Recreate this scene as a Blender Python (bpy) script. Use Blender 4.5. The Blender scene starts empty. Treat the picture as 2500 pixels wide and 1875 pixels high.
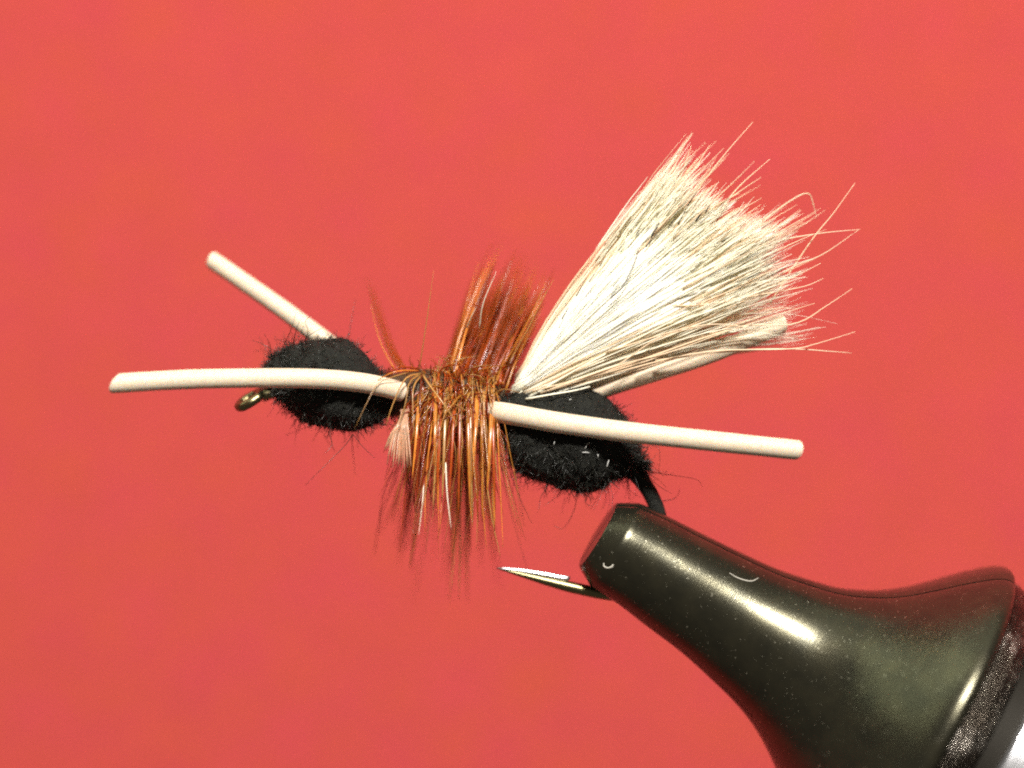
import bpy, math, random
from mathutils import Vector, noise, Matrix
random.seed(11)
R = math.radians
sc = bpy.context.scene
sc.unit_settings.system = 'METRIC'
sc.unit_settings.scale_length = 0.001          # one unit is one millimetre
C = sc.collection

# ------------------------------------------------------------------ camera
D = 120.0                                      # camera to fly
cd = bpy.data.cameras.new('camera'); cam = bpy.data.objects.new('camera', cd); C.objects.link(cam)
cam.location = (0, -D, 0); cam.rotation_euler = (R(90), 0, 0)
cd.sensor_width = 36; cd.lens = 36*D/25.0
cd.clip_start = 1; cd.clip_end = 3000
cd.dof.use_dof = True; cd.dof.focus_distance = D-0.9
cd.dof.aperture_fstop = (cd.lens/1000.0)/6.5   # a 6.5 mm wide lens opening
sc.camera = cam

# ------------------------------------------------------------------ world (dim room)
w = bpy.data.worlds.new('World'); sc.world = w; w.use_nodes = True
bg = w.node_tree.nodes['Background']; bg.inputs[0].default_value = (1.0, 0.86, 0.72, 1); bg.inputs[1].default_value = 0.12

def lamp(name, loc, target, size, power, col, size_y=None):
    ld = bpy.data.lights.new(name, 'AREA'); ld.energy = power; ld.color = col; ld.size = size
    if size_y: ld.shape = 'RECTANGLE'; ld.size_y = size_y
    o = bpy.data.objects.new(name, ld); C.objects.link(o); o.location = loc
    o.rotation_euler = (Vector(target)-Vector(loc)).to_track_quat('-Z', 'Y').to_euler()
    return o
# desk lamp above and in front, ceiling glow above
lamp('desk_lamp', (25, -150, 122), (0, 0, 0), 22, 800000, (1.0, 0.955, 0.90))
lamp('ceiling_light', (-40, -60, 330), (0, 0, 0), 300, 190000, (0.95, 1.0, 0.80))
lamp('left_fill', (-235, -20, 300), (0, 0, 0), 270, 330000, (0.90, 1.0, 0.74))  # added fill lamp, gives the jaw flare its olive reflection
sc.view_settings.view_transform = 'Standard'; sc.view_settings.look = 'None'
sc.view_settings.exposure = 0.0; sc.view_settings.gamma = 1.0
sc.render.film_transparent = False
sc.cycles.use_denoising = False
sc.cycles.filter_width = 2.1
sc.cycles.use_adaptive_sampling = True; sc.cycles.adaptive_threshold = 0.035; sc.cycles.adaptive_min_samples = 10
sc.cycles.max_bounces = 18; sc.cycles.diffuse_bounces = 14; sc.cycles.glossy_bounces = 6; sc.cycles.transparent_max_bounces = 12
sc.cycles.transmission_bounces = 14; sc.cycles.caustics_reflective = False

# ------------------------------------------------------------------ helpers
def P(px, py, y=0.0):
    k = (D+y)/D/100.0
    return Vector(((px-1250)*k, y, (937.5-py)*k))
def cr(pts, n):
    pts = [Vector(p) for p in pts]
    if len(pts) == 2: return [pts[0].lerp(pts[1], i/(n-1)) for i in range(n)]
    a = [2*pts[0]-pts[1]]+pts+[2*pts[-1]-pts[-2]]; out = []
    m = len(pts)-1
    for i in range(n):
        t = i/(n-1)*m; k = min(int(t), m-1); f = t-k
        p0, p1, p2, p3 = a[k:k+4]
        out.append(0.5*((2*p1)+(-p0+p2)*f+(2*p0-5*p1+4*p2-p3)*f*f+(-p0+3*p1-3*p2+p3)*f*f*f))
    return out
def lerpt(tab, x):
    if x <= tab[0][0]: return tab[0][1]
    for (a, b), (c, d) in zip(tab, tab[1:]):
        if x <= c: return b+(d-b)*(x-a)/max(1e-9, c-a)
    return tab[-1][1]
def smootht(tab, x):
    """Catmull-Rom through a table of (x, value)"""
    if x <= tab[0][0]: return tab[0][1]
    if x >= tab[-1][0]: return tab[-1][1]
    for i in range(len(tab)-1):
        if x <= tab[i+1][0]:
            x0, y0 = tab[i]; x1, y1 = tab[i+1]; h = x1-x0
            m0 = (y1-tab[i-1][1])/(x1-tab[i-1][0]) if i > 0 else (y1-y0)/h
            m1 = (tab[i+2][1]-y0)/(tab[i+2][0]-x0) if i < len(tab)-2 else (y1-y0)/h
            t = (x-x0)/h
            return (2*t**3-3*t*t+1)*y0+(t**3-2*t*t+t)*h*m0+(-2*t**3+3*t*t)*y1+(t**3-t*t)*h*m1
class MB:
    def __init__(s): s.v = []; s.f = []
    def tube(s, pts, rad, sides=6, flat=1.0, side=None, cap=True, shear=None):
        n = len(pts); base = len(s.v)
        T = (pts[1]-pts[0]).normalized()
        ref = side.copy() if side else (Vector((0, 1, 0)) if abs(T.y) < 0.9 else Vector((1, 0, 0)))
        N = (ref-T*ref.dot(T)).normalized()
        for i in range(n):
            T2 = (pts[min(i+1, n-1)]-pts[max(i-1, 0)]).normalized()
            N = (N-T2*N.dot(T2)).normalized(); B = T2.cross(N)
            r = rad[i] if hasattr(rad, '__len__') else rad
            for k in range(sides):
                a = 2*math.pi*k/sides
                q = pts[i]+N*(math.cos(a)*r*flat)+B*(math.sin(a)*r)
                if shear and i in shear: q = q+shear[i](q-pts[i], T2)
                s.v.append(q)
        for i in range(n-1):
            for k in range(sides):
                a = base+i*sides+k; b = base+i*sides+(k+1) % sides
                s.f.append((a, b, b+sides, a+sides))
        if cap:
            s.f.append(tuple(base+k for k in range(sides))[::-1])
            s.f.append(tuple(base+(n-1)*sides+k for k in range(sides)))
    def build(s, name, mat, parent=None, smooth=True, **props):
        me = bpy.data.meshes.new(name); me.from_pydata([tuple(v) for v in s.v], [], s.f)
        if smooth: me.polygons.foreach_set('use_smooth', [True]*len(me.polygons))
        me.materials.append(mat); me.update()
        o = bpy.data.objects.new(name, me); C.objects.link(o); o.parent = parent
        for k, v in props.items(): o[k] = v
        return o
def fix_normals(o):
    import bmesh
    bm = bmesh.new(); bm.from_mesh(o.data); bmesh.ops.recalc_face_normals(bm, faces=bm.faces); bm.to_mesh(o.data); bm.free()
def empty(name, loc, **props):
    o = bpy.data.objects.new(name, None); C.objects.link(o); o.empty_display_size = 0.5
    o['_loc'] = 0; del o['_loc']
    o.location = (0, 0, 0)
    for k, v in props.items(): o[k] = v
    return o

# ------------------------------------------------------------------ materials
def mat(name):
    m = bpy.data.materials.new(name); m.use_nodes = True
    return m, m.node_tree, m.node_tree.nodes['Principled BSDF']
def simple(name, col, rough=0.5, metal=0.0, **kw):
    m, nt, b = mat(name)
    b.inputs['Base Color'].default_value = (*col, 1); b.inputs['Roughness'].default_value = rough
    b.inputs['Metallic'].default_value = metal
    for k, v in kw.items(): b.inputs[k].default_value = v
    return m
def N(nt, t, **kw):
    n = nt.nodes.new(t)
    for k, v in kw.items(): setattr(n, k, v)
    return n
def ramp(nt, src, stops):
    r = N(nt, 'ShaderNodeValToRGB'); nt.links.new(src, r.inputs[0])
    el = r.color_ramp.elements
    while len(el) < len(stops): el.new(0.5)
    for e, (p, c) in zip(el, stops): e.position = p; e.color = (*c, 1) if len(c) == 3 else c
    return r
def noise_tex(nt, scale, detail=4, rough=0.5, vec=None):
    n = N(nt, 'ShaderNodeTexNoise'); n.inputs['Scale'].default_value = scale
    n.inputs['Detail'].default_value = detail; n.inputs['Roughness'].default_value = rough
    if vec is None:
        tc = N(nt, 'ShaderNodeTexCoord'); vec = tc.outputs['Object']
    nt.links.new(vec, n.inputs['Vector']); return n
def bump(nt, b, src, strength, dist):
    bp = N(nt, 'ShaderNodeBump'); bp.inputs['Strength'].default_value = strength; bp.inputs['Distance'].default_value = dist
    nt.links.new(src, bp.inputs['Height']); nt.links.new(bp.outputs[0], b.inputs['Normal'])

# red construction paper, mottled dye and coarse fibre grain
m_card, nt, b = mat('red_paper')
tc = N(nt, 'ShaderNodeTexCoord')
n1 = noise_tex(nt, 1.1, 7, 0.8, tc.outputs['Object'])
r1 = ramp(nt, n1.outputs['Fac'], [(0.37, (0.485, 0.074, 0.036)), (0.50, (0.48, 0.061, 0.052)), (0.63, (0.49, 0.049, 0.072))])
n2 = noise_tex(nt, 2.6, 5, 0.85, tc.outputs['Object'])
r2 = ramp(nt, n2.outputs['Fac'], [(0.28, (0.74, 0.74, 0.74)), (0.5, (1, 1, 1)), (0.75, (1.3, 1.3, 1.3))])
mx = N(nt, 'ShaderNodeMix', data_type='RGBA', blend_type='MULTIPLY'); mx.inputs['Factor'].default_value = 1
nt.links.new(r1.outputs[0], mx.inputs['A']); nt.links.new(r2.outputs[0], mx.inputs['B'])
nt.links.new(mx.outputs['Result'], b.inputs['Base Color']); b.inputs['Roughness'].default_value = 0.9
b.inputs['Specular IOR Level'].default_value = 0.15

# cream rubber
m_rub, nt, b = mat('cream_rubber')
n = noise_tex(nt, 9, 5, 0.7)
r = ramp(nt, n.outputs['Fac'], [(0.3, (0.65, 0.53, 0.38)), (0.7, (0.77, 0.65, 0.49))])
nt.links.new(r.outputs[0], b.inputs['Base Color']); b.inputs['Roughness'].default_value = 0.55
b.inputs['Subsurface Weight'].default_value = 0.25; b.inputs['Subsurface Radius'].default_value = (0.2, 0.12, 0.07); b.inputs['Subsurface Scale'].default_value = 0.5
bump(nt, b, n.outputs['Fac'], 0.3, 0.02)

def fibre_mat(name, col, rough=0.35, trans=0.35, var=0.25, spec=0.6):
    m, nt, b = mat(name)
    oi = N(nt, 'ShaderNodeObjectInfo')
    n = noise_tex(nt, 6.0, 3, 0.6)
    add = N(nt, 'ShaderNodeMath', operation='ADD'); nt.links.new(oi.outputs['Random'], add.inputs[0]); nt.links.new(n.outputs['Fac'], add.inputs[1])
    mul = N(nt, 'ShaderNodeMath', operation='MULTIPLY'); nt.links.new(add.outputs[0], mul.inputs[0]); mul.inputs[1].default_value = 0.5
    lo = tuple(c*(1-var) for c in col); hi = tuple(min(1, c*(1+var)) for c in col)
    r = ramp(nt, mul.outputs[0], [(0.2, lo), (0.8, hi)])
    nt.links.new(r.outputs[0], b.inputs['Base Color']); b.inputs['Roughness'].default_value = rough
    b.inputs['Specular IOR Level'].default_value = spec
    tr = N(nt, 'ShaderNodeBsdfTranslucent'); nt.links.new(r.outputs[0], tr.inputs['Color'])
    ms = N(nt, 'ShaderNodeMixShader'); ms.inputs[0].default_value = trans
    nt.links.new(b.outputs[0], ms.inputs[1]); nt.links.new(tr.outputs[0], ms.inputs[2])
    nt.links.new(ms.outputs[0], nt.nodes['Material Output'].inputs[0])
    return m
m_hair = fibre_mat('calf_hair', (0.98, 0.93, 0.75), 0.6, 0.12, 0.04)
m_hairtip = fibre_mat('calf_hair_stray', (0.90, 0.70, 0.47), 0.4, 0.2, 0.12)
m_under, nt, b = mat('white_underfur')
n = noise_tex(nt, 3.5, 6, 0.7)
r = ramp(nt, n.outputs['Fac'], [(0.3, (0.86, 0.82, 0.66)), (0.6, (0.96, 0.94, 0.84))])
nt.links.new(r.outputs[0], b.inputs['Base Color']); b.inputs['Roughness'].default_value = 0.9; b.inputs['Specular IOR Level'].default_value = 0.1
b.inputs['Subsurface Weight'].default_value = 0.3; b.inputs['Subsurface Radius'].default_value = (0.3, 0.27, 0.2); b.inputs['Subsurface Scale'].default_value = 1.0
n5 = noise_tex(nt, 11, 5, 0.75); bump(nt, b, n5.outputs['Fac'], 0.5, 0.05)
tr = N(nt, 'ShaderNodeBsdfTranslucent'); nt.links.new(r.outputs[0], tr.inputs['Color'])
ms = N(nt, 'ShaderNodeMixShader'); ms.inputs[0].default_value = 0.0
nt.links.new(b.outputs[0], ms.inputs[1]); nt.links.new(tr.outputs[0], ms.inputs[2]); nt.links.new(ms.outputs[0], nt.nodes['Material Output'].inputs[0])
m_hairdark = fibre_mat('dark_guard_hair', (0.05, 0.045, 0.035), 0.45, 0.1, 0.2)
m_rust = fibre_mat('rust_barb', (0.53, 0.098, 0.012), 0.27, 0.55, 0.35, 0.9)
m_ginger = fibre_mat('ginger_barb', (0.80, 0.33, 0.05), 0.22, 0.5, 0.3, 0.9)
m_tan = fibre_mat('tan_barb', (0.60, 0.33, 0.10), 0.25, 0.45, 0.2, 0.9)
m_brown = fibre_mat('brown_barb', (0.30, 0.045, 0.012), 0.22, 0.35, 0.4, 0.9)
m_web = fibre_mat('web_barb', (0.88, 0.58, 0.38), 0.3, 0.6, 0.2, 0.7)

m_dub, nt, b = mat('black_dubbing')
n = noise_tex(nt, 14, 4, 0.7)
r = ramp(nt, n.outputs['Fac'], [(0.35, (0.005, 0.005, 0.004)), (0.7, (0.015, 0.015, 0.010))])
nt.links.new(r.outputs[0], b.inputs['Base Color']); b.inputs['Roughness'].default_value = 0.75
b.inputs['Specular IOR Level'].default_value = 0.3
bump(nt, b, n.outputs['Fac'], 1.0, 0.06)
m_dubf = simple('black_dubbing_fibre', (0.016, 0.016, 0.012), 0.36, 0.0, **{'Specular IOR Level': 0.6})
m_fleck = simple('pale_fleck', (0.75, 0.75, 0.7), 0.5)

m_thorax, nt, b = mat('olive_brown_thread')
n = noise_tex(nt, 10, 4, 0.7)
r = ramp(nt, n.outputs['Fac'], [(0.35, (0.04, 0.010, 0.004)), (0.55, (0.05, 0.03, 0.008)), (0.7, (0.13, 0.05, 0.012))])
nt.links.new(r.outputs[0], b.inputs['Base Color']); b.inputs['Roughness'].default_value = 0.55
bump(nt, b, n.outputs['Fac'], 0.8, 0.05)

m_bronze = simple('bronzed_wire', (0.20, 0.175, 0.09), 0.34, 1.0)
m_steel = simple('bright_point_steel', (0.9, 0.89, 0.9), 0.32, 1.0)

# black oxide steel, faintly olive, with fine turning marks and dust
def oxide(name, base, base2, rough, marks, dustamt, worn_glints=False):
    m, nt, b = mat(name)
    tc = N(nt, 'ShaderNodeTexCoord')
    n1 = noise_tex(nt, 1.6, 5, 0.65, tc.outputs['Object'])
    r1 = ramp(nt, n1.outputs['Fac'], [(0.35, base), (0.68, base2)])
    nd = noise_tex(nt, 16, 2, 0.5, tc.outputs['Object'])
    rd = ramp(nt, nd.outputs['Fac'], [(dustamt, (0, 0, 0)), (dustamt+0.02, (1, 1, 1))])
    mx = N(nt, 'ShaderNodeMix', data_type='RGBA'); nt.links.new(rd.outputs[0], mx.inputs['Factor'])
    nt.links.new(r1.outputs[0], mx.inputs['A']); mx.inputs['B'].default_value = (0.45, 0.43, 0.33, 1)
    nt.links.new(mx.outputs['Result'], b.inputs['Base Color'])
    b.inputs['Metallic'].default_value = 0.85
    n3 = noise_tex(nt, 28, 4, 0.7, tc.outputs['Object'])
    mr = N(nt, 'ShaderNodeMapRange'); mr.inputs['To Min'].default_value = rough-0.04; mr.inputs['To Max'].default_value = rough+0.06
    nt.links.new(n3.outputs['Fac'], mr.inputs['Value']); nt.links.new(mr.outputs[0], b.inputs['Roughness'])
    # turning marks: noise stretched round the jaw axis (local Z is the axis)
    mp = N(nt, 'ShaderNodeMapping'); mp.inputs['Scale'].default_value = (0.4, 0.4, marks)
    nt.links.new(tc.outputs['Object'], mp.inputs['Vector'])
    n4 = noise_tex(nt, 3.0, 4, 0.75, mp.outputs[0])
    add = N(nt, 'ShaderNodeMath', operation='ADD'); nt.links.new(n4.outputs['Fac'], add.inputs[0]); nt.links.new(n3.outputs['Fac'], add.inputs[1])
    bump(nt, b, add.outputs[0], 0.14 if not worn_glints else 0.8, 0.02)
    if worn_glints:  # worn scratches, with their glints painted into the colour as bright streaks
        lf = noise_tex(nt, 1.3, 3, 0.6, tc.outputs['Object']); mu = N(nt, 'ShaderNodeMath', operation='MULTIPLY')
        nt.links.new(lf.outputs['Fac'], mu.inputs[0]); nt.links.new(n4.outputs['Fac'], mu.inputs[1])
        rw = ramp(nt, mu.outputs[0], [(0.30, (0, 0, 0)), (0.36, (1, 1, 1))])
        m2 = N(nt, 'ShaderNodeMix', data_type='RGBA'); nt.links.new(rw.outputs[0], m2.inputs['Factor'])
        nt.links.new(mx.outputs['Result'], m2.inputs['A']); m2.inputs['B'].default_value = (0.42, 0.38, 0.33, 1)
        nt.links.new(m2.outputs['Result'], b.inputs['Base Color'])
    return m
m_jaw = oxide('black_oxide_steel', (0.056, 0.054, 0.038), (0.084, 0.078, 0.050), 0.245, 9, 0.70)
m_collar = oxide('worn_glint_steel', (0.02, 0.016, 0.012), (0.05, 0.04, 0.03), 0.22, 26, 0.68, True)
m_chrome = oxide('bright_sleeve_steel', (0.55, 0.56, 0.58), (0.72, 0.72, 0.74), 0.22, 14, 0.9)

# ------------------------------------------------------------------ backdrop
g = MB(); YB = 28.0
g.v = [Vector((-110, YB, -90)), Vector((110, YB, -90)), Vector((110, YB, 90)), Vector((-110, YB, 90)),
       Vector((-110, YB+0.4, -90)), Vector((110, YB+0.4, -90)), Vector((110, YB+0.4, 90)), Vector((-110, YB+0.4, 90))]
g.f = [(0, 1, 2, 3), (5, 4, 7, 6), (1, 5, 6, 2), (4, 0, 3, 7), (3, 2, 6, 7), (4, 5, 1, 0)]
g.build('backdrop', m_card, None, smooth=False, kind='structure', label='plain red paper backdrop')

# ------------------------------------------------------------------ the vise
a_img = R(31.0); yaw = R(4.0)
d2 = Vector((math.cos(a_img), 0, -math.sin(a_img))); n2v = Vector((math.sin(a_img), 0, math.cos(a_img)))
ax = (d2*math.cos(yaw)+Vector((0, 1, 0))*math.sin(yaw)).normalized()
bx = ax.cross(n2v).normalized()
if bx.y < 0: bx = -bx
O = P(1412, 1384, -0.22)
# stations: s along axis, t centre offset, r radius (hundredths of a millimetre)
prof = [(0, 92, 88), (5, 92, 92), (20, 92.5, 101), (38, 93, 111), (48, 93, 116), (60, 93, 118), (126, 95, 122), (218, 93, 131), (321, 92, 141),
        (423, 88, 157), (508, 87, 177), (580, 83, 202), (663, 79, 249), (720, 77, 295), (768, 76, 343), (810, 75, 388), (843, 75, 420), (868, 75, 442),
        (885, 75, 454), (896, 75, 459), (906, 75, 461), (914, 75, 459), (922, 75, 451), (928, 75, 438)]
tabt = [(s, t) for s, t, r in prof]; tabr = [(s, r) for s, t, r in prof]
def ring_pt(s, t, r, th):
    c = O+ax*(s/100/math.cos(yaw))+n2v*(t/100)
    return c+(n2v*math.cos(th)+bx*math.sin(th))*(r/100)
PHI = R(17)
vise = empty('fly_tying_vise', (0, 0, 0), label='black steel fly tying vise with flared round jaws gripping the hook', category='vise')
# local frame of the vise: Z runs along the jaw axis
M = Matrix((n2v, bx, ax)).transposed().to_4x4() if True else None
M.translation = O
vise.matrix_world = M
Mi = M.inverted()
def loc_build(mb, name, m, **props):
    mb.v = [Mi @ v for v in mb.v]
    o = mb.build(name, m, None, **props); o.parent = vise
    fix_normals(o); return o
def half_jaw(name, side, **props):
    mb = MB(); K = 40
    gap = 0.035
    off = (n2v*math.sin(-PHI)*-1)  # placeholder, replaced below
    sp = (bx*math.cos(PHI)+n2v*math.sin(PHI))          # split-plane normal, pointing away from camera
    st = []
    s = 0.0
    S = [0, 2, 5, 12, 20, 30, 38, 44, 48, 54, 60]+[60+i*15 for i in range(1, 54)]+[868, 876, 885, 891, 896, 901, 906, 910, 914, 918, 922, 925, 928]
    S = sorted(set(S))
    for s in S:
        t = smootht(tabt, s); r = smootht(tabr, s)
        ring = []
        for k in range(K+1):
            if side < 0: th = -PHI-math.pi*k/K
            else: th = -PHI+math.pi*k/K
            e = min(k, K-k)
            rr = r*(1-0.004*max(0, 1.0-e))
            ring.append(ring_pt(s, t, rr, th)+sp*(gap*side))
        c0, c1 = ring[0], ring[-1]
        # fine bevel along the split edges
        ring[0] = c0+(c1-c0).normalized()*0.02; ring[-1] = c1+(c0-c1).normalized()*0.02
        base = len(mb.v); mb.v += ring; st.append(base)
    n = K+1
    for a, b_ in zip(st, st[1:]):
        for k in range(K): mb.f.append((a+k, a+k+1, b_+k+1, b_+k))
        mb.f.append((a+n-1, a, b_, b_+n-1))
    mb.f.append(tuple(st[0]+k for k in range(n))); mb.f.append(tuple(st[-1]+k for k in range(n))[::-1])
    o = loc_build(mb, name, m_jaw, **props)
    es = o.modifiers.new('edge', 'EDGE_SPLIT'); es.split_angle = R(32)
    return o
half_jaw('jaw', -1, label='near half of the flared jaw')
half_jaw('jaw', 1, label='far half of the flared jaw')
def lathe(name, m, st, tt=75, K=96, **props):
    mb = MB(); rows = []
    for s, r in st:
        rows.append(len(mb.v)); mb.v += [ring_pt(s, tt, r, 2*math.pi*k/K) for k in range(K)]
    for a, b_ in zip(rows, rows[1:]):
        for k in range(K): mb.f.append((a+k, a+(k+1) % K, b_+(k+1) % K, b_+k))
    mb.f.append(tuple(rows[0]+k for k in range(K))); mb.f.append(tuple(rows[-1]+k for k in range(K))[::-1])
    o = loc_build(mb, name, m, **props)
    es = o.modifiers.new('edge', 'EDGE_SPLIT'); es.split_angle = R(35)
    return o
lathe('jaw_collar', m_collar, [(928.5, 400), (929, 437), (936, 441), (950, 440), (952, 437), (970, 436), (972, 434), (990, 430), (1002, 422), (1008, 404)])
lathe('sleeve_groove', simple('dark_recess_steel', (0.02, 0.017, 0.012), 0.5, 0.6), [(1009, 398), (1060, 398)])
lathe('clamp_sleeve', m_chrome, [(1061, 385), (1062, 416), (1067, 424), (1075, 427), (1300, 427), (1700, 428), (1704, 424), (1705, 400)])

# ------------------------------------------------------------------ the fly
fly = empty('fishing_fly', (0, 0, 0), label='tied ant fishing fly with black fuzzy body, rusty hackle and cream hair wing', category='fishing fly')

# hook
hk = [P(640, 965, 0), P(720, 950, 0), P(900, 950, 0), P(1100, 965, 0), P(1300, 1010, 0), P(1440, 1070, 0), P(1525, 1125, 0), P(1570, 1175, 0),
      P(1603, 1240, 0), P(1625, 1310, 0), P(1622, 1380, 0), P(1590, 1432, 0), P(1540, 1455, 0), P(1480, 1451, 0), P(1410, 1437, 0), P(1340, 1420, 0), P(1275, 1403, 0), P(1213, 1387, 0)]
pts = cr(hk, 120)
rad = [0.14 if i < 90 else 0.14-0.124*min(1, max(0, (i-100)/19.0))**1.15 for i in range(120)]
mb = MB(); mb.tube(pts, rad, 16)
hook = mb.build('hook', m_bronze, fly)
# eye: a closed ring seen almost edge-on
mb = MB(); cen = P(610, 977, 0); la = Vector((0.86, 0, 0.51)); 
up = Vector((-0.51, 0, 0.86)); fw = (Vector((0, 1, 0))*math.cos(R(14))+up*math.sin(R(14))).normalized()
n_ = 40; m_ = 14; Rr = 0.27; rr = 0.118
for i in range(n_):
    a = 2*math.pi*i/n_; e = la*math.cos(a)+fw*math.sin(a); ee = la.cross(fw).normalized()
    for j in range(m_):
        q = 2*math.pi*j/m_
        mb.v.append(cen+e*(Rr*(1.12 if abs(math.cos(a)) > .5 else 1.0)+rr*math.cos(q))+ee*(rr*math.sin(q)))
for i in range(n_):
    for j in range(m_):
        mb.f.append((i*m_+j, ((i+1) % n_)*m_+j, ((i+1) % n_)*m_+(j+1) % m_, i*m_+(j+1) % m_))
o = mb.build('hook_eye', m_bronze, hook); fix_normals(o)
# barb: a raised sliver cut from the wire, bright ground face on top
mb = MB()
bp = cr([P(1213, 1386.5, -0.02), P(1270, 1393, -0.02), P(1330, 1403, -0.02), P(1372, 1411, -0.02), P(1392, 1411, -0.02)], 16)
mb.tube(bp, [0.012, 0.03, 0.042, 0.052, 0.06, 0.066, 0.072, 0.075, 0.078, 0.08, 0.08, 0.08, 0.078, 0.072, 0.06, 0.03], 10)
mb.build('hook_barb', m_steel, hook)

# dubbed bodies
def blob(name, top, bot, depth, yc, m, parent, amp, seed, NS=90, K=64):
    x0, x1 = top[0][0], top[-1][0]; mb = MB(); info = []
    for i in range(NS+1):
        u = 0.5-0.5*math.cos(math.pi*i/NS); x = x0+(x1-x0)*u
        a = smootht(top, x); b_ = smootht(bot, x); c = (a+b_)/2; h = max(0.5, (b_-a)/2)
        yy = yc(x) if callable(yc) else yc
        info.append((x, c, h))
        for k in range(K):
            th = 2*math.pi*k/K
            p = P(x, c-h*math.cos(th), yy+depth*h/100*math.sin(th))
            nrm = Vector((0, math.sin(th), math.cos(th)))
            q = p*1.0+Vector((seed, 0, 0))
            dsp = amp*(noise.noise(q*1.3)*1.1+noise.noise(q*3.1)*0.8+abs(noise.noise(q*5))*0.5+noise.noise(q*9)*0.6+noise.noise(q*18)*0.25)
            mb.v.append(p+nrm*dsp*min(1, h/25))
    for i in range(NS):
        for k in range(K):
            a = i*K+k; b_ = i*K+(k+1) % K
            mb.f.append((a, b_, b_+K, a+K))
    mb.f.append(tuple(range(K))); mb.f.append(tuple(NS*K+k for k in range(K))[::-1])
    o = mb.build(name, m, parent); fix_normals(o)
    return o, info
head_top = [(642, 912), (648, 884), (659, 862), (680, 848), (702, 840), (753, 826), (800, 819), (847, 822), (872, 842), (900, 870), (930, 900), (965, 922), (1000, 935)]
head_bot = [(642, 930), (648, 950), (659, 968), (680, 988), (702, 1004), (731, 1025), (771, 1043), (825, 1057), (883, 1053), (934, 1032), (975, 1002), (1000, 985)]
abd_top = [(1195, 960), (1210, 944), (1228, 948), (1268, 962), (1340, 955), (1424, 950), (1460, 964), (1503, 992), (1534, 1028), (1552, 1062), (1566, 1112), (1572, 1140)]
abd_bot = [(1195, 1035), (1210, 1062), (1230, 1085), (1248, 1140), (1295, 1173), (1346, 1192), (1393, 1204), (1432, 1207), (1463, 1197), (1514, 1174), (1550, 1158), (1566, 1152), (1572, 1150)]
head_top = [(x+(8 if x < 700 else 0), y+7) for x, y in head_top]; head_bot = [(x+(8 if x < 700 else 0), y-8) for x, y in head_bot]
abd_bot = [(x, y-7) for x, y in abd_bot]; abd_top = [(x, y+3) for x, y in abd_top]
head, hinfo = blob('dubbed_head', head_top, head_bot, 0.95, 0.0, m_dub, fly, 0.085, 3.0)
abd, ainfo = blob('dubbed_abdomen', abd_top, abd_bot, 0.95, 0.0, m_dub, fly, 0.09, 9.0)
tail_pts = cr([P(1500, 1120, 0), P(1545, 1150, -.02), P(1580, 1192, -.02), P(1602, 1236, 0), P(1610, 1262, 0)], 14)
mb = MB(); mb.tube(tail_pts, [0.25, 0.24, 0.23, 0.215, 0.205, 0.198, 0.192, 0.19, 0.187, 0.185, 0.183, 0.18, 0.178, 0.175], 16)
o = mb.build('thread_wrap', m_thorax if False else m_dub, fly)

def surf(info, u, th, depth, yc=0.0):
    i = min(len(info)-1, max(0, int(u*(len(info)-1)))); x, c, h = info[i]
    return P(x, c-h*math.cos(th), yc+depth*h/100*math.sin(th)), Vector((random.gauss(0, .35), math.sin(th), math.cos(th))).normalized(), x
def wiggle(p, nrm, L, curl, n, kink=0.0):
    d = (nrm+Vector((random.gauss(0, .8), random.gauss(0, .8), random.gauss(0, .8)))).normalized()
    axr = Vector((random.gauss(0, 1), random.gauss(0, 1), random.gauss(0, 1))).normalized()
    pts = [p.copy()]; ang = random.uniform(-1, 1)*curl; step = L/(n-1)
    for i in range(n-1):
        d = Matrix.Rotation(ang*step, 3, axr) @ d
        if kink and random.random() < 0.25:
            d = (d+Vector((random.gauss(0, kink), random.gauss(0, kink), random.gauss(0, kink)))).normalized()
        pts.append(pts[-1]+d*step)
    return pts
def fuzz(info, nm, parent, count, depth, lo, hi, yc=0.0, tail=False):
    mb = MB()
    for _ in range(count):
        th = random.uniform(0, 2*math.pi)
        p, nrm, x = surf(info, random.random(), th, depth, yc)
        L = random.uniform(lo, hi)*(1.4 if math.cos(th) < 0 else 1.0)
        if random.random() < 0.86:
            t = Vector((random.gauss(0, 1), random.gauss(0, 1), random.gauss(0, 1))); t -= nrm*t.dot(nrm)
            nrm2 = (t.normalized()+nrm*0.25).normalized()
        else: nrm2 = nrm; L *= .6 if random.random() < .85 else 1.3
        pts = wiggle(p-nrm*0.03, nrm2, L, 3.5, 6)
        r0 = random.uniform(0.006, 0.010)
        mb.tube(pts, [r0]*5+[0.003], 3, cap=False)
    return mb.build(nm, m_dubf, parent, kind='stuff')
fuzz(hinfo, 'dubbing_fuzz', head, 5200, 0.95, 0.08, 0.30)
fuzz(ainfo, 'dubbing_fuzz', abd, 5600, 0.95, 0.08, 0.30)
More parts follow.
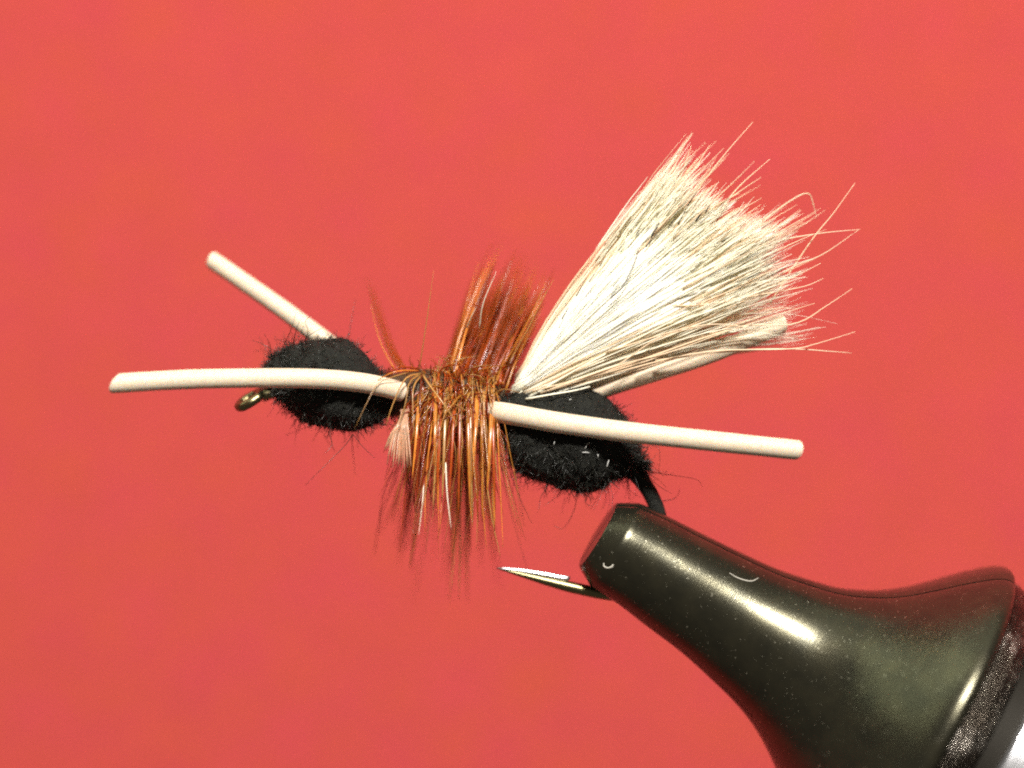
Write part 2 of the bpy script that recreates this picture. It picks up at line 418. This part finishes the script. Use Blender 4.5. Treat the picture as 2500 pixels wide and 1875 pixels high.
# stray dubbing hairs, one by one
def strays(info, parent, picks, depth=0.95):
    for (u, th, L, kink) in picks:
        p, nrm, x = surf(info, u, th, depth)
        mb = MB(); r0 = random.uniform(0.005, 0.009)
        pts = wiggle(p-nrm*0.02, (nrm*2.0).normalized(), L, 1.3, 12, kink)
        mb.tube(pts, [r0*(1-0.55*i/11) for i in range(12)], 4)
        mb.build('stray_fibre', m_dubf, parent)
pk = []
for _ in range(140):
    r_ = random.random()
    if r_ < 0.34: pk.append((random.uniform(0.02, 0.35), random.uniform(-0.7, 0.9), random.uniform(0.3, 0.95), 0.35))   # upper left
    elif r_ < 0.85: pk.append((random.uniform(0.1, 0.85), math.pi+random.uniform(-0.8, 0.8), random.uniform(0.25, 0.9), 0.35))
    else: pk.append((random.uniform(0.3, 0.7), random.uniform(-0.6, 0.6), random.uniform(0.2, 0.5), 0.3))
strays(hinfo, head, pk)
pk = []
for _ in range(150):
    r_ = random.random()
    if r_ < 0.62: pk.append((random.uniform(0.2, 0.95), math.pi+random.uniform(-0.7, 0.7), random.uniform(0.25, 0.95), 0.35))
    elif r_ < 0.85: pk.append((random.uniform(0.82, 0.99), random.uniform(-1.0, 3.0), random.uniform(0.3, 1.2), 0.4))
    else: pk.append((random.uniform(0.5, 0.9), random.uniform(-0.8, 0.5), random.uniform(0.2, 0.6), 0.3))
strays(ainfo, abd, pk)
def line_fibre(name, m, parent, pxs, r0, r1=None, n=12, sides=5, **props):
    pts = cr([P(*q) for q in pxs], n); r1 = r0*0.4 if r1 is None else r1
    mb = MB(); mb.tube(pts, [r0+(r1-r0)*i/(n-1) for i in range(n)], sides)
    return mb.build(name, m, parent, **props)
# long strays copied from the photograph's courses
for q in [[(862, 1060, -.6), (840, 1090, -.9), (790, 1140, -1.2), (745, 1185, -1.3)], [(862, 1060, -.6), (885, 1090, -.8), (915, 1118, -1.0)],
          [(800, 1052, -.3), (810, 1085, -.3), (790, 1110, -.4)], [(858, 1062, .2), (862, 1110, .4), (868, 1160, .5)],
          [(690, 850, -.3), (712, 800, -1.0), (722, 765, -.9)], [(715, 845, -.5), (725, 800, -1), (735, 780, -1.0)], [(735, 838, -.6), (760, 815, -1), (790, 800, -.9)],
          [(690, 870, -.3), (650, 845, -.4), (615, 830, -.3)], [(662, 880, 0), (648, 850, 0), (632, 822, .2)], [(852, 822, .3), (858, 780, .4), (868, 730, .6)],
          [(745, 835, -.6), (752, 806, -1), (745, 785, -.9), (760, 770, -.7)]]:
    line_fibre('stray_fibre', m_dubf, head, q, 0.010)
for q in [[(1555, 1120, 0), (1590, 1150, -.3), (1640, 1160, -.4), (1700, 1170, -.3), (1715, 1190, -.2)], [(1550, 1060, 0), (1590, 1085, -.2), (1610, 1100, -.3), (1608, 1160, -.2)],
          [(1610, 1225, 0), (1650, 1215, 0), (1660, 1190, 0)], [(1555, 1130, -.2), (1600, 1180, -.4), (1640, 1205, -.3)],
          [(1235, 1120, 0), (1262, 1180, .2), (1280, 1285, .4)], [(1240, 1140, -.2), (1275, 1230, -.1), (1300, 1280, 0)], [(1222, 1110, 0), (1240, 1220, .4), (1290, 1400, .8)],
          [(1410, 1200, 0), (1400, 1250, 0), (1375, 1290, .1), (1350, 1282, .1)]]:
    line_fibre('stray_fibre', m_dubf, abd, q, 0.010)
# pale flecks caught in the abdomen dubbing
for (x, y, dx, dy, L) in [(1430, 1105, 1, 0.05, 18), (1433, 1088, .55, -.85, 18), (1484, 1132, .3, -.95, 18), (1460, 1113, .1, 1, 7), (1353, 1082, .3, -.9, 8), (1392, 976, .9, -.4, 6), (1412, 985, .3, .9, 7)]:
    yy = -1.20 if y > 1000 else -0.75
    line_fibre('pale_fleck', m_fleck, abd, [(x-dx*L/2, y-dy*L/2, yy), (x, y-1, yy-.02), (x+dx*L/2, y+dy*L/2, yy)], 0.011, 0.008, 5)

# thorax: thread wraps under the hackle
th_top = [(905, 930), (925, 916), (960, 912), (1000, 908), (1030, 902), (1060, 906), (1100, 915), (1150, 921), (1195, 932), (1225, 945), (1240, 960)]
th_bot = [(905, 980), (925, 1000), (960, 1012), (1000, 1018), (1060, 1024), (1100, 1030), (1150, 1036), (1195, 1045), (1225, 1046), (1240, 1030)]
thorax, tinfo = blob('thorax', th_top, th_bot, 0.95, 0.0, m_thorax, fly, 0.05, 20.0, 50, 36)
mb = MB()
for _ in range(900):
    p, nrm, x = surf(tinfo, random.random(), random.uniform(0, 6.28), 0.95)
    mb.tube(wiggle(p-nrm*0.02, nrm, random.uniform(.1, .35), 4, 5), [0.010]*4+[0.004], 3, cap=False)
mb.build('thorax_fuzz', m_brown, thorax, kind='stuff')

# rubber legs
def rleg(pxs, rr, end_shear=None, start_shear=None, label=None):
    n = 44; pts = cr([P(*q) for q in pxs], n)
    # pull the very ends in a little for the soft cut edge
    e0 = pts[0]; d0 = (pts[1]-pts[0]).normalized(); e1 = pts[-1]; d1 = (pts[-1]-pts[-2]).normalized()
    pts = [e0, e0+d0*0.012, e0+d0*0.035]+pts[1:-1]+[e1-d1*0.035, e1-d1*0.012, e1]
    N_ = len(pts); rad = []
    for i in range(N_):
        r = rr[0]+(rr[1]-rr[0])*i/(N_-1); r *= 1+0.022*noise.noise(pts[i]*1.7)+0.014*noise.noise(pts[i]*6)
        rad.append(r)
    for j, f in enumerate((0.93, 0.98, 1.0)): rad[j] *= f; rad[-1-j] *= f
    mb = MB(); sh = {}
    if start_shear:
        for j in range(6): sh[j] = (lambda f: (lambda off, T: T*(off.z*start_shear[0]+off.y*start_shear[1])*f))(1-j/6.0)
    if end_shear:
        for j in range(6): sh[N_-1-j] = (lambda f: (lambda off, T: T*(off.z*end_shear[0]+off.y*end_shear[1])*f))(1-j/6.0)
    mb.tube(pts, rad, 28, shear=sh)
    o = mb.build('rubber_leg', m_rub, fly)
    es = o.modifiers.new('edge', 'EDGE_SPLIT'); es.split_angle = R(50)
    if label: o['label'] = label
    return o
rleg([(283, 936, -1.9), (400, 929, -1.8), (500, 925, -1.65), (650, 923, -1.5), (780, 925, -1.38), (880, 934, -1.15), (945, 947, -.85), (982, 957, -.65)], (0.236, 0.24), start_shear=(0.5, 0.6), label='front leg on the near side')
rleg([(516, 634, 1.5), (600, 692, 1.3), (690, 755, 1.1), (780, 822, .85), (870, 890, .5)], (0.215, 0.235), start_shear=(-.2, .2), label='front leg on the far side')
rleg([(1196, 1003, -.45), (1240, 1010, -.85), (1346, 1029, -1.3), (1450, 1044, -1.42), (1542, 1056, -1.5), (1738, 1077, -1.6), (1948, 1099, -1.7)], (0.26, 0.24), end_shear=(0.1, -.55), label='rear leg on the near side')
rleg([(1400, 975, .3), (1480, 946, .15), (1580, 914, -.05), (1700, 876, -.15), (1800, 838, -.2), (1912, 790, -.2)], (0.245, 0.225), end_shear=(0.2, -.4), label='rear leg on the far side')

# ------------------------------------------------------------------ hair wing
GU = [0, .22, .45, .68, .86, 1.0]
GC = [[(1258, 934), (1327, 815), (1410, 700), (1480, 610), (1572, 492), (1655, 372)],
      [(1263, 940), (1365, 822), (1470, 708), (1572, 600), (1672, 490), (1770, 385)],
      [(1268, 946), (1390, 845), (1515, 748), (1640, 650), (1765, 555), (1890, 470)],
      [(1274, 954), (1415, 873), (1560, 796), (1705, 718), (1840, 640), (1975, 560)],
      [(1281, 962), (1430, 905), (1590, 848), (1740, 785), (1880, 722), (2010, 668)],
      [(1292, 972), (1430, 943), (1590, 902), (1755, 858), (1910, 838), (2070, 812)]]
def guide(u, t):
    """point on the fan of guide curves"""
    u = min(1, max(0, u))
    for i in range(len(GU)-1):
        if u <= GU[i+1]: break
    f = (u-GU[i])/(GU[i+1]-GU[i])
    k = t*5; j = min(4, int(k)); g_ = k-j
    A, B = GC[i], GC[i+1]
    ax_ = A[j][0]+(A[j+1][0]-A[j][0])*g_; ay = A[j][1]+(A[j+1][1]-A[j][1])*g_
    bx_ = B[j][0]+(B[j+1][0]-B[j][0])*g_; by = B[j][1]+(B[j+1][1]-B[j][1])*g_
    return ax_+(bx_-ax_)*f, ay+(by-ay)*f
def clump(u):
    """neighbouring hairs lean together into pointed locks"""
    k = u*19+.7*math.sin(u*31); return -(k-round(k))/19*1.7
def lock(u):
    k = u*19+.7*math.sin(u*31); return 1.05-.24*abs(k-round(k))
def wing_hair(u, v, L, drift, wig, n=11, t0=0.0):
    pts = []
    q1, q2 = random.uniform(-1, 1), random.uniform(-1, 1)
    for i in range(n):
        t = t0+(L-t0)*i/(n-1)
        x, y = guide(u+drift*t*t+(clump(u) if t > .3 else 0)*(t-.3), t)
        th = (0.24+0.95*math.sin(min(1, t*1.15)*math.pi*0.5))*max(0.08, 1-abs(2*u-.94)**4)**.5
        yy = 0.05+v*th+q2*wig*t*t*0.6
        pts.append(P(x+q1*wig*22*math.sin(t*3.0), y+q2*wig*22*math.sin(t*2.6+q1), yy))
    return pts
def upick():
    r_ = random.random()
    return random.uniform(0.0, 0.72) if r_ < 0.86 else random.uniform(0.70, 1.0)
def Lof(u): return smootht([(0, .90), (.10, .87), (.22, .83), (.34, .81), (.46, .86), (.58, .90), (.70, .89), (.80, .86), (1.0, .88)], u)+0.075*noise.noise(Vector((u*12, 3, 0)))+0.04*noise.noise(Vector((u*60, 8, 0)))
mb = MB()
for _ in range(2300):
    u = upick(); v = random.choice([-1, -1, 1])*random.uniform(0.15, 0.96)**.4
    L = Lof(u)*lock(u)*(1.06-abs(random.gauss(0, .15)))
    pts = wing_hair(u, v, L, random.gauss(0, .085), random.uniform(0, 1.3), 11, random.uniform(.5, .72) if (u < .74 and random.random() < .95) else 0.0)
    r0 = random.uniform(.011, .021); n = len(pts)
    mb.tube(pts, [r0*(1-0.8*(i/(n-1))**2.5) for i in range(n)], 3, cap=False)
wing = mb.build('hair_wing', m_hair, fly, kind='stuff')
# woolly underfur filling the heart of the bundle
mb = MB(); NU, NT = 240, 60
for side in (-1, 0.0, 1):  # flat middle sheet is added to brighten dark gaps between the hairs
    base = len(mb.v)
    for i in range(NT+1):
        t = 0.02+(0.82 if side else 0.84)*i/NT
        for j in range(NU+1):
            u = 0.008+0.83*j/NU; f = (2*j/NU-1); t = 0.02+.97*Lof(u)*i/NT
            tt = t*lock(u)*(0.95+0.07*noise.noise(Vector((u*14, side*3, 1)))+0.22*noise.noise(Vector((u*75, side, 5))))
            x, y = guide(u, tt)
            th = (0.27+1.0*math.sin(min(1, tt*1.15)*math.pi*.5))*max(0, 1-f**4)**.5*math.sqrt(max(0, 1-(i/NT)**11))
            th *= 1+0.10*noise.noise(Vector((u*16, tt*2.2, side*7)))+0.07*noise.noise(Vector((u*60, tt*4, side*7)))+0.07*noise.noise(Vector((u*170, tt*9, side*7)))
            mb.v.append(P(x, y, 0.05+side*th))
    for i in range(NT):
        for j in range(NU):
            a = base+i*(NU+1)+j; mb.f.append((a, a+1, a+NU+2, a+NU+1))
o = mb.build('underfur', m_under, wing); fix_normals(o)
# hairs that stand out singly at the tips and along the edges
for k in range(250):
    if k < 120: u = random.uniform(0, .76); v = random.uniform(-1.0, -.2)
    elif k < 215: u = random.uniform(.72, 1.0); v = random.uniform(-1.1, .4)
    else: u = random.uniform(-0.0, .05); v = random.uniform(-.9, .5)
    L = min(1.08, Lof(u)*lock(u)*random.uniform(.92, 1.22))*(1.0 if u < .72 else random.uniform(.75, 1.0))
    pts = wing_hair(u, v, L, random.gauss(0, .07), random.uniform(.3, 1.6), 14, random.uniform(.5, .7) if (k < 120 and u > .1) else 0.0)
    mb = MB(); r0 = random.uniform(.017, .025); n = 14
    mb.tube(pts, [r0*(1-0.82*(i/(n-1))**2.2) for i in range(n)], 5)
    mb.build('hair', m_hairtip if (k < 120 or k % 3 == 0) else m_hair, wing)
# long hairs whose courses show plainly
for q in [[(1600, 600, -.6), (1670, 515, -.8), (1720, 440, -.8), (1775, 370, -.8), (1838, 298, -.7)], [(1740, 540, -.6), (1800, 460, -.6), (1880, 388, -.6)],
          [(1880, 740, -.4), (1935, 655, -.5), (1990, 575, -.6), (2035, 520, -.6), (2088, 446, -.6)], [(1780, 640, -.7), (1900, 590, -.8), (2000, 570, -.8), (2100, 560, -.8)],
          [(1800, 740, -.6), (1920, 660, -.7), (2010, 620, -.7), (2095, 562, -.7)], [(1700, 760, -.7), (1850, 712, -.8), (1930, 680, -.8), (2005, 642, -.8)],
          [(1560, 880, -.8), (1800, 800, -.9), (1940, 790, -.9), (2020, 745, -.9), (2080, 705, -.9)], [(1430, 930, -.6), (1700, 862, -.8), (1925, 852, -.9), (1990, 840, -.9), (2088, 810, -.9)],
          [(1600, 880, -.7), (1800, 856, -.8), (1930, 852, -.8), (2030, 858, -.8), (2080, 862, -.7)], [(1480, 860, -.8), (1680, 800, -1), (1800, 795, -1), (1860, 830, -.9)],
          [(1300, 955, -.5), (1480, 905, -.8), (1600, 830, -.9), (1700, 800, -1), (1800, 795, -.9)], [(1320, 960, -.5), (1500, 895, -.9), (1640, 858, -1), (1800, 800, -1), (1990, 740, -.9)],
          [(1560, 740, -.8), (1700, 745, -1.0), (1850, 720, -.9), (1960, 700, -.9), (2010, 680, -.8)], [(1860, 540, -.3), (1930, 490, -.3), (1972, 472, -.2), (1986, 500, -.1), (1994, 535, 0)],
          [(1600, 500, -.5), (1640, 420, -.5), (1668, 358, -.5)], [(1610, 500, -.5), (1660, 430, -.5), (1688, 355, -.5)], [(1640, 470, -.6), (1690, 420, -.6), (1732, 355, -.5)]]:
    line_fibre('hair', m_hairtip, wing, q, 0.024, 0.006, 22, 6)
# scattered dark guard hairs lying in the wing
for (x, y, dx, dy, r0) in [(1600, 560, 16, -28, .03), (1585, 590, 14, -22, .02), (1690, 485, 20, -30, .022), (1712, 520, 22, -34, .034), (1730, 505, 14, -26, .024), (1640, 545, 14, -22, .018),
                       (1655, 505, 16, -24, .02), (1665, 530, 16, -30, .018), (1815, 622, 30, -16, .026), (1845, 618, 16, -8, .018), (1840, 672, 26, -12, .018), (1700, 645, 22, -12, .018),
                       (1772, 585, 16, -10, .016), (1380, 765, 14, -24, .02), (1470, 640, 10, -18, .02), (1420, 700, 22, -38, .02), (1450, 670, 20, -30, .016), (1518, 600, 14, -20, .018),
                       (1560, 560, 12, -22, .016), (1812, 700, 16, -10, .016), (1505, 690, 14, -16, .014), (1370, 790, 10, -18, .014)]:
    t = 0.5
    line_fibre('dark_hair', m_hairdark, wing, [(x-dx*.6, y-dy*.6, -1.17), (x, y, -1.22), (x+dx*.6, y+dy*.6, -1.17)], r0*.8, r0*.35, 7, 5)
line_fibre('dark_hair', m_hairdark, wing, [(1490, 728, -1.1), (1520, 700, -1.2), (1545, 650, -1.25), (1558, 612, -1.2)], 0.013, 0.008, 14, 5)
# tied-down butt of the bundle
mb = MB()
for _ in range(240):
    a = random.uniform(0, 6.28); rr_ = math.sqrt(random.random())
    x = 1272+rr_*math.cos(a)*17; y = 952+rr_*math.sin(a)*20; z = rr_*math.sin(a+1.0)*.28
    mb.tube([P(x-8, y+4, z), P(x+20, y-12, z-.02), P(x+60, y-36, z-.03)], [0.03, 0.03, 0.02], 4)
mb.build('wing_butt', m_hair, wing, kind='stuff')
line_fibre('hair', m_hair, wing, [(1284, 974, -.55), (1340, 964, -.75), (1400, 954, -.7), (1440, 944, -.5)], .028, .02, 12, 6)

# ------------------------------------------------------------------ hackle
def axis_y(x): return 960+(x-930)*0.075
mb = MB(); hp = []
for i in range(260):
    u = i/259; x = 1000+u*215; a = u*2*math.pi*8
    hp.append(P(x, axis_y(x)+2-56*math.cos(a), .55*math.sin(a)*-1))
mb.tube(hp, 0.045, 7)
hackle = mb.build('hackle', m_brown, fly)
nb = [0]
def barb(m, pxs, r0, n=12, flat=.55, tipr=.12, web=1.0, as_mb=None, sides=5):
    pts = cr([P(*q) for q in pxs], n)
    rad = []
    for i in range(n):
        t = i/(n-1); rad.append(r0*((1-t)**0.55*(1-tipr)+tipr)*(1+(web-1)*max(0, 1-t*2.2)))
    if as_mb is not None: as_mb.tube(pts, rad, 3, flat, cap=False); return
    mb = MB(); mb.tube(pts, rad, sides, flat); mb.build('barb', m, hackle); nb[0] += 1
def pickmat(u, low=True):
    r_ = random.random()
    if low:
        if u < .22: return m_rust if r_ < .5 else (m_brown if r_ < .72 else m_ginger)
        return m_ginger if r_ < .42 else (m_rust if r_ < .66 else (m_tan if r_ < .93 else m_brown))
    return m_rust if r_ < .5 else (m_ginger if r_ < .68 else m_brown)
def down(u, front, m=None, as_mb=None, short=1.0):
    bx_ = 1022+u*186; cy = axis_y(bx_)
    ang = random.uniform(-1.3, 1.1) if front else random.uniform(-.3, .9)
    sy = -1 if front else 1
    by = cy+50*math.sin(ang); bz = sy*.5*math.cos(ang)
    tx = 950+u*280+random.gauss(0, 28)
    if random.random() < .1: tx += random.choice([-1, 1])*random.uniform(20, 55)
    Ln = (random.uniform(150, 395) if front else random.uniform(300, 480))*short
    if abs(u-.5) < .35: Ln *= 1.05
    ty = min(1475, cy+Ln)
    tz = (sy*abs(random.gauss(.8, .7)) if random.random() < .75 else random.uniform(0, 2.5)) if front else random.uniform(.8, 5.2)
    mx_ = bx_+(tx-bx_)*.42+random.gauss(0, 11)
    mz = bz+sy*.28+(tz-bz)*.25
    my = by+(ty-by)*.33
    if front and u > .12 and random.random() < .42:      # springs over the top of the shank first
        q = [(bx_+random.gauss(0, 8), cy-35, .35), (bx_+random.gauss(0, 5), cy-random.uniform(52, 68), -.1), (bx_+random.gauss(0, 4), cy-random.uniform(5, 45), -.62), (mx_, my, mz), (tx, ty, tz)]
    else: q = [(bx_, by, bz), (bx_+(mx_-bx_)*.4, by+(my-by)*.35, (bz+mz)/2+sy*.12), (mx_, my, mz), ((mx_+tx)/2+random.gauss(0, 4), (my+ty)/2, (mz+tz)/2+random.gauss(0, .1)), (tx, ty, tz)]
    barb(m or pickmat(u), q, random.uniform(.014, .026) if front else random.uniform(.03, .05), web=random.uniform(1.0, 2.6) if front else 1.2, as_mb=as_mb)
for i in range(70): down(random.random(), True)
for i in range(36): down(random.random(), False, random.choice([m_rust, m_ginger, m_ginger, m_tan]))
for i in range(16):      # broad webby barbs in front
    u = random.uniform(.12, 1); bx_ = 1000+u*210; cy = axis_y(bx_); tx = 985+u*235+random.gauss(0, 10); L_ = random.uniform(170, 330)
    barb(random.choice([m_tan, m_ginger, m_ginger, m_rust]), [(bx_, cy-random.uniform(0, 40), -.5), (bx_+(tx-bx_)*.3, cy+L_*.25, -1.0), (bx_+(tx-bx_)*.6, cy+L_*.6, -1.25), (tx, cy+L_, -1.3)], random.uniform(.05, .075), flat=.3, tipr=.06)
for i in range(9):  # wide brown barbs stand in for the dark gap in the skirt
    x_ = random.uniform(995, 1045)
    barb(m_brown, [(x_, 960, -.4), (x_-2, 1020, -.7), (x_+random.gauss(0, 5), 1100, -.8), (x_+random.gauss(0, 8), random.uniform(1180, 1260), -.6)], random.uniform(.045, .065), flat=.3)
# dense webby base of the downward skirt
for m, cnt in ((m_ginger, 64), (m_tan, 40), (m_rust, 46), (m_brown, 18)):
    mm = MB()
    for i in range(cnt): down(random.uniform(.08, 1.0), random.random() < .62, m, as_mb=mm, short=random.uniform(.4, .8))
    mm.build('barb_mass', m, hackle, kind='stuff')
for m, cnt in ((m_brown, 60), (m_rust, 70), (m_tan, 40), (m_ginger, 40)):
    mm = MB()
    for i in range(cnt):
        bx_ = random.uniform(1040, 1222); cy = axis_y(bx_); a = random.uniform(-1.9, 1.2); L_ = random.uniform(30, 110)
        sx = random.gauss(0, .45); cyo, czo = math.sin(a), math.cos(a)
        q = [(bx_, cy+46*cyo, -.46*czo), (bx_+sx*L_*.4, cy+(46+L_*.45)*cyo, -(.46+L_*.004)*czo), (bx_+sx*L_*1.1+random.gauss(0, 6), cy+(46+L_*.8)*cyo+L_*.2, -(.46+L_*.006)*czo)]
        barb(m, q, random.uniform(.016, .03), n=8, as_mb=mm)
    mm.build('barb_mass', m, hackle, kind='stuff')
# upright fan, mostly on the far side
for i in range(90):
    u = random.random()
    bx_ = 1075+u*160; cy = axis_y(bx_)
    tx = 1190+u*178+random.gauss(0, 14); ty = 598+u*70+random.gauss(0, 20)
    f = random.uniform(.62, 1.03); by = cy-random.uniform(0, 52); bz = random.uniform(-.5, .45)
    tx = bx_+(tx-bx_)*f; ty = by+(ty-by)*f; tz = random.uniform(.6, 6.0)
    barb(pickmat(u, False), [(bx_, by, bz), (bx_+(tx-bx_)*.3-4, by+(ty-by)*.33, bz+.25*tz), (bx_+(tx-bx_)*.64-2, by+(ty-by)*.67, .62*tz), (tx, ty, tz)], random.uniform(.024, .042), web=1.5)
mm = MB()
for i in range(200):
    u = random.random(); bx_ = 1075+u*160; cy = axis_y(bx_); f = random.uniform(.35, .85)
    tx = bx_+(1190+u*178-bx_+random.gauss(0, 16))*f; by = cy-random.uniform(15, 50); ty = by+(598+u*70-by)*f; tz = random.uniform(1., 6.0)*f
    barb(m_rust, [(bx_, by, .2), (bx_+(tx-bx_)*.5-4, by+(ty-by)*.5, .2+.5*tz), (tx, ty, tz)], random.uniform(.026, .042), web=1.5, as_mb=mm)
mm.build('barb_mass', m_rust, hackle, kind='stuff')
# single barbs whose courses show plainly; the white ones are painted glints
for m, q, r0 in [
    (m_brown, [(980, 900, .3), (950, 850, 1.0), (920, 760, 2.2), (893, 672, 3.2)], .03), (m_rust, [(985, 900, .3), (952, 845, 1.2), (925, 765, 2.4), (902, 690, 3.4)], .032),
    (m_rust, [(975, 902, .3), (945, 850, .8), (918, 770, 1.6), (900, 700, 2.2)], .025), (m_ginger, [(965, 905, .1), (935, 850, .2), (918, 800, .3), (905, 740, .4)], .017),
    (m_rust, [(990, 900, .3), (962, 850, 1.2), (935, 775, 2.6), (912, 700, 3.6)], .03),
    (m_tan, [(1022, 905, -.2), (1030, 860, -.5), (1045, 760, -.9), (1059, 660, -1.1)], .017), (m_rust, [(1010, 900, .1), (1000, 880, .2), (1003, 866, .2)], .018),
    (m_hair, [(1170, 800, -.4), (1180, 740, -.9), (1212, 662, -1.3)], .02), (m_hair, [(1140, 800, -.4), (1150, 775, -.7), (1162, 752, -.9)], .018),  # white strands paint the glints on the upright fan
    (m_tan, [(1240, 890, -.2), (1290, 800, -.5), (1325, 730, -.7), (1352, 682, -.8)], .02), (m_ginger, [(1225, 900, -.2), (1270, 820, -.6), (1300, 760, -.8), (1332, 690, -.9)], .02),
    (m_tan, [(1028, 912, -.5), (990, 925, -1.15), (960, 985, -1.35), (942, 1040, -1.4)], .030), (m_tan, [(1028, 912, -.5), (1000, 935, -1.1), (990, 985, -1.3), (972, 1045, -1.4)], .032),
    (m_tan, [(1030, 915, -.5), (1010, 945, -1.0), (1008, 1000, -1.2), (1012, 1070, -1.3)], .026), (m_tan, [(1032, 915, -.5), (1052, 945, -.9), (1082, 985, -1.1), (1120, 1040, -1.1)], .032),
    (m_brown, [(1030, 912, -.5), (1026, 960, -.9), (1028, 1020, -1.1), (1045, 1090, -1.1)], .022), (m_ginger, [(1022, 905, -.5), (980, 905, -1.1), (945, 915, -1.2), (905, 940, -1.2)], .022),
    (m_tan, [(1018, 904, -.5), (975, 915, -1.1), (925, 935, -1.3), (900, 975, -1.5), (865, 1048, -1.7)], .016), (m_rust, [(1020, 900, -.4), (980, 896, -.9), (955, 906, -1.0)], .025),
    (m_hair, [(1088, 1130, -1.3), (1092, 1210, -1.5), (1102, 1292, -1.6)], .017), (m_hair, [(1035, 1180, -1.2), (1030, 1240, -1.4), (1022, 1308, -1.5)], .014),  # white strands paint the glints on the skirt
    (m_tan, [(1185, 1150, -1.0), (1200, 1260, -1.2), (1222, 1360, -1.3)], .020), (m_tan, [(1205, 1000, -.8), (1210, 1120, -1.1), (1218, 1190, -1.2)], .022),
    (m_ginger, [(1212, 980, -.6), (1216, 1080, -1.0), (1222, 1200, -1.1), (1228, 1340, -1.2)], .02),
    (m_brown, [(985, 1110, .8), (960, 1180, 1.2), (930, 1260, 1.6), (915, 1345, 2.0)], .02), (m_brown, [(960, 1150, .4), (935, 1210, .6), (922, 1300, .8), (912, 1360, 1.0)], .014),
    (m_brown, [(1232, 1130, .3), (1250, 1200, .5), (1272, 1290, .8)], .012), (m_brown, [(1050, 1080, 1.), (1010, 1200, 2.), (985, 1350, 3.0)], .03), (m_rust, [(1050, 1080, 1.), (1000, 1200, 2.2), (970, 1340, 3.3)], .034)]:
    barb(m, q, r0, n=14)
# pale webby tuft at the lower left
for i in range(18):
    u = i/17; tx = 938+u*64+random.gauss(0, 3); ty = 1085+55*math.sin((u*.8+.2)*math.pi*.6)+random.gauss(0, 12)
    barb(m_web, [(990+random.gauss(0, 5), 1000, -.75), (975+u*18, 1030, -1.0), (tx+(985-tx)*.35, 1062, -1.1), (tx, ty, -1.1+random.gauss(0, .12))],
         random.uniform(.03, .05), n=9, flat=.3, web=1.0)

# ------------------------------------------------------------------ lint on the jaw
def jaw_pt(px, py, lift=0.02):
    """point on the near jaw surface seen at that place"""
    dx, dy = px-1412, py-1384
    s = dx*math.cos(a_img)+dy*math.sin(a_img); t = dx*math.sin(a_img)-dy*math.cos(a_img)
    for _ in range(6):
        tc_ = smootht(tabt, s0 if _ else s); r = smootht(tabr, s0 if _ else s)
        f = max(-1, min(1, (t-tc_)/r)); s0 = s+r*math.sqrt(1-f*f)*math.sin(yaw)*1.0
    th = -math.acos(f)
    return ring_pt(s0, tc_, r+lift*100, th)
m_lint = simple('white_lint', (0.5, 0.47, 0.40), 0.6)
mb = MB(); pts = cr([jaw_pt(*q) for q in [(1461, 1363), (1462, 1371), (1470, 1374), (1479, 1371), (1482, 1363)]], 16)
mb.tube(pts, [.02, .022, .024, .026, .028, .028, .028, .026, .026, .028, .03, .034, .03, .028, .02, .01], 7)
mb.build('lint_curl', m_lint, None, label='tiny curled scrap of white lint near the tip of the black jaw', category='lint')
mb = MB(); pts = cr([jaw_pt(*q) for q in [(1762, 1388), (1778, 1398), (1800, 1406), (1818, 1408), (1835, 1402)]], 16)
mb.tube(pts, [.008+.008*math.sin(i/15*3.1) for i in range(16)], 6)
mb.build('lint_fibre', m_lint, None, label='thin pale fibre curving across the upper flank of the black jaw', category='lint')
print('barbs', nb[0])
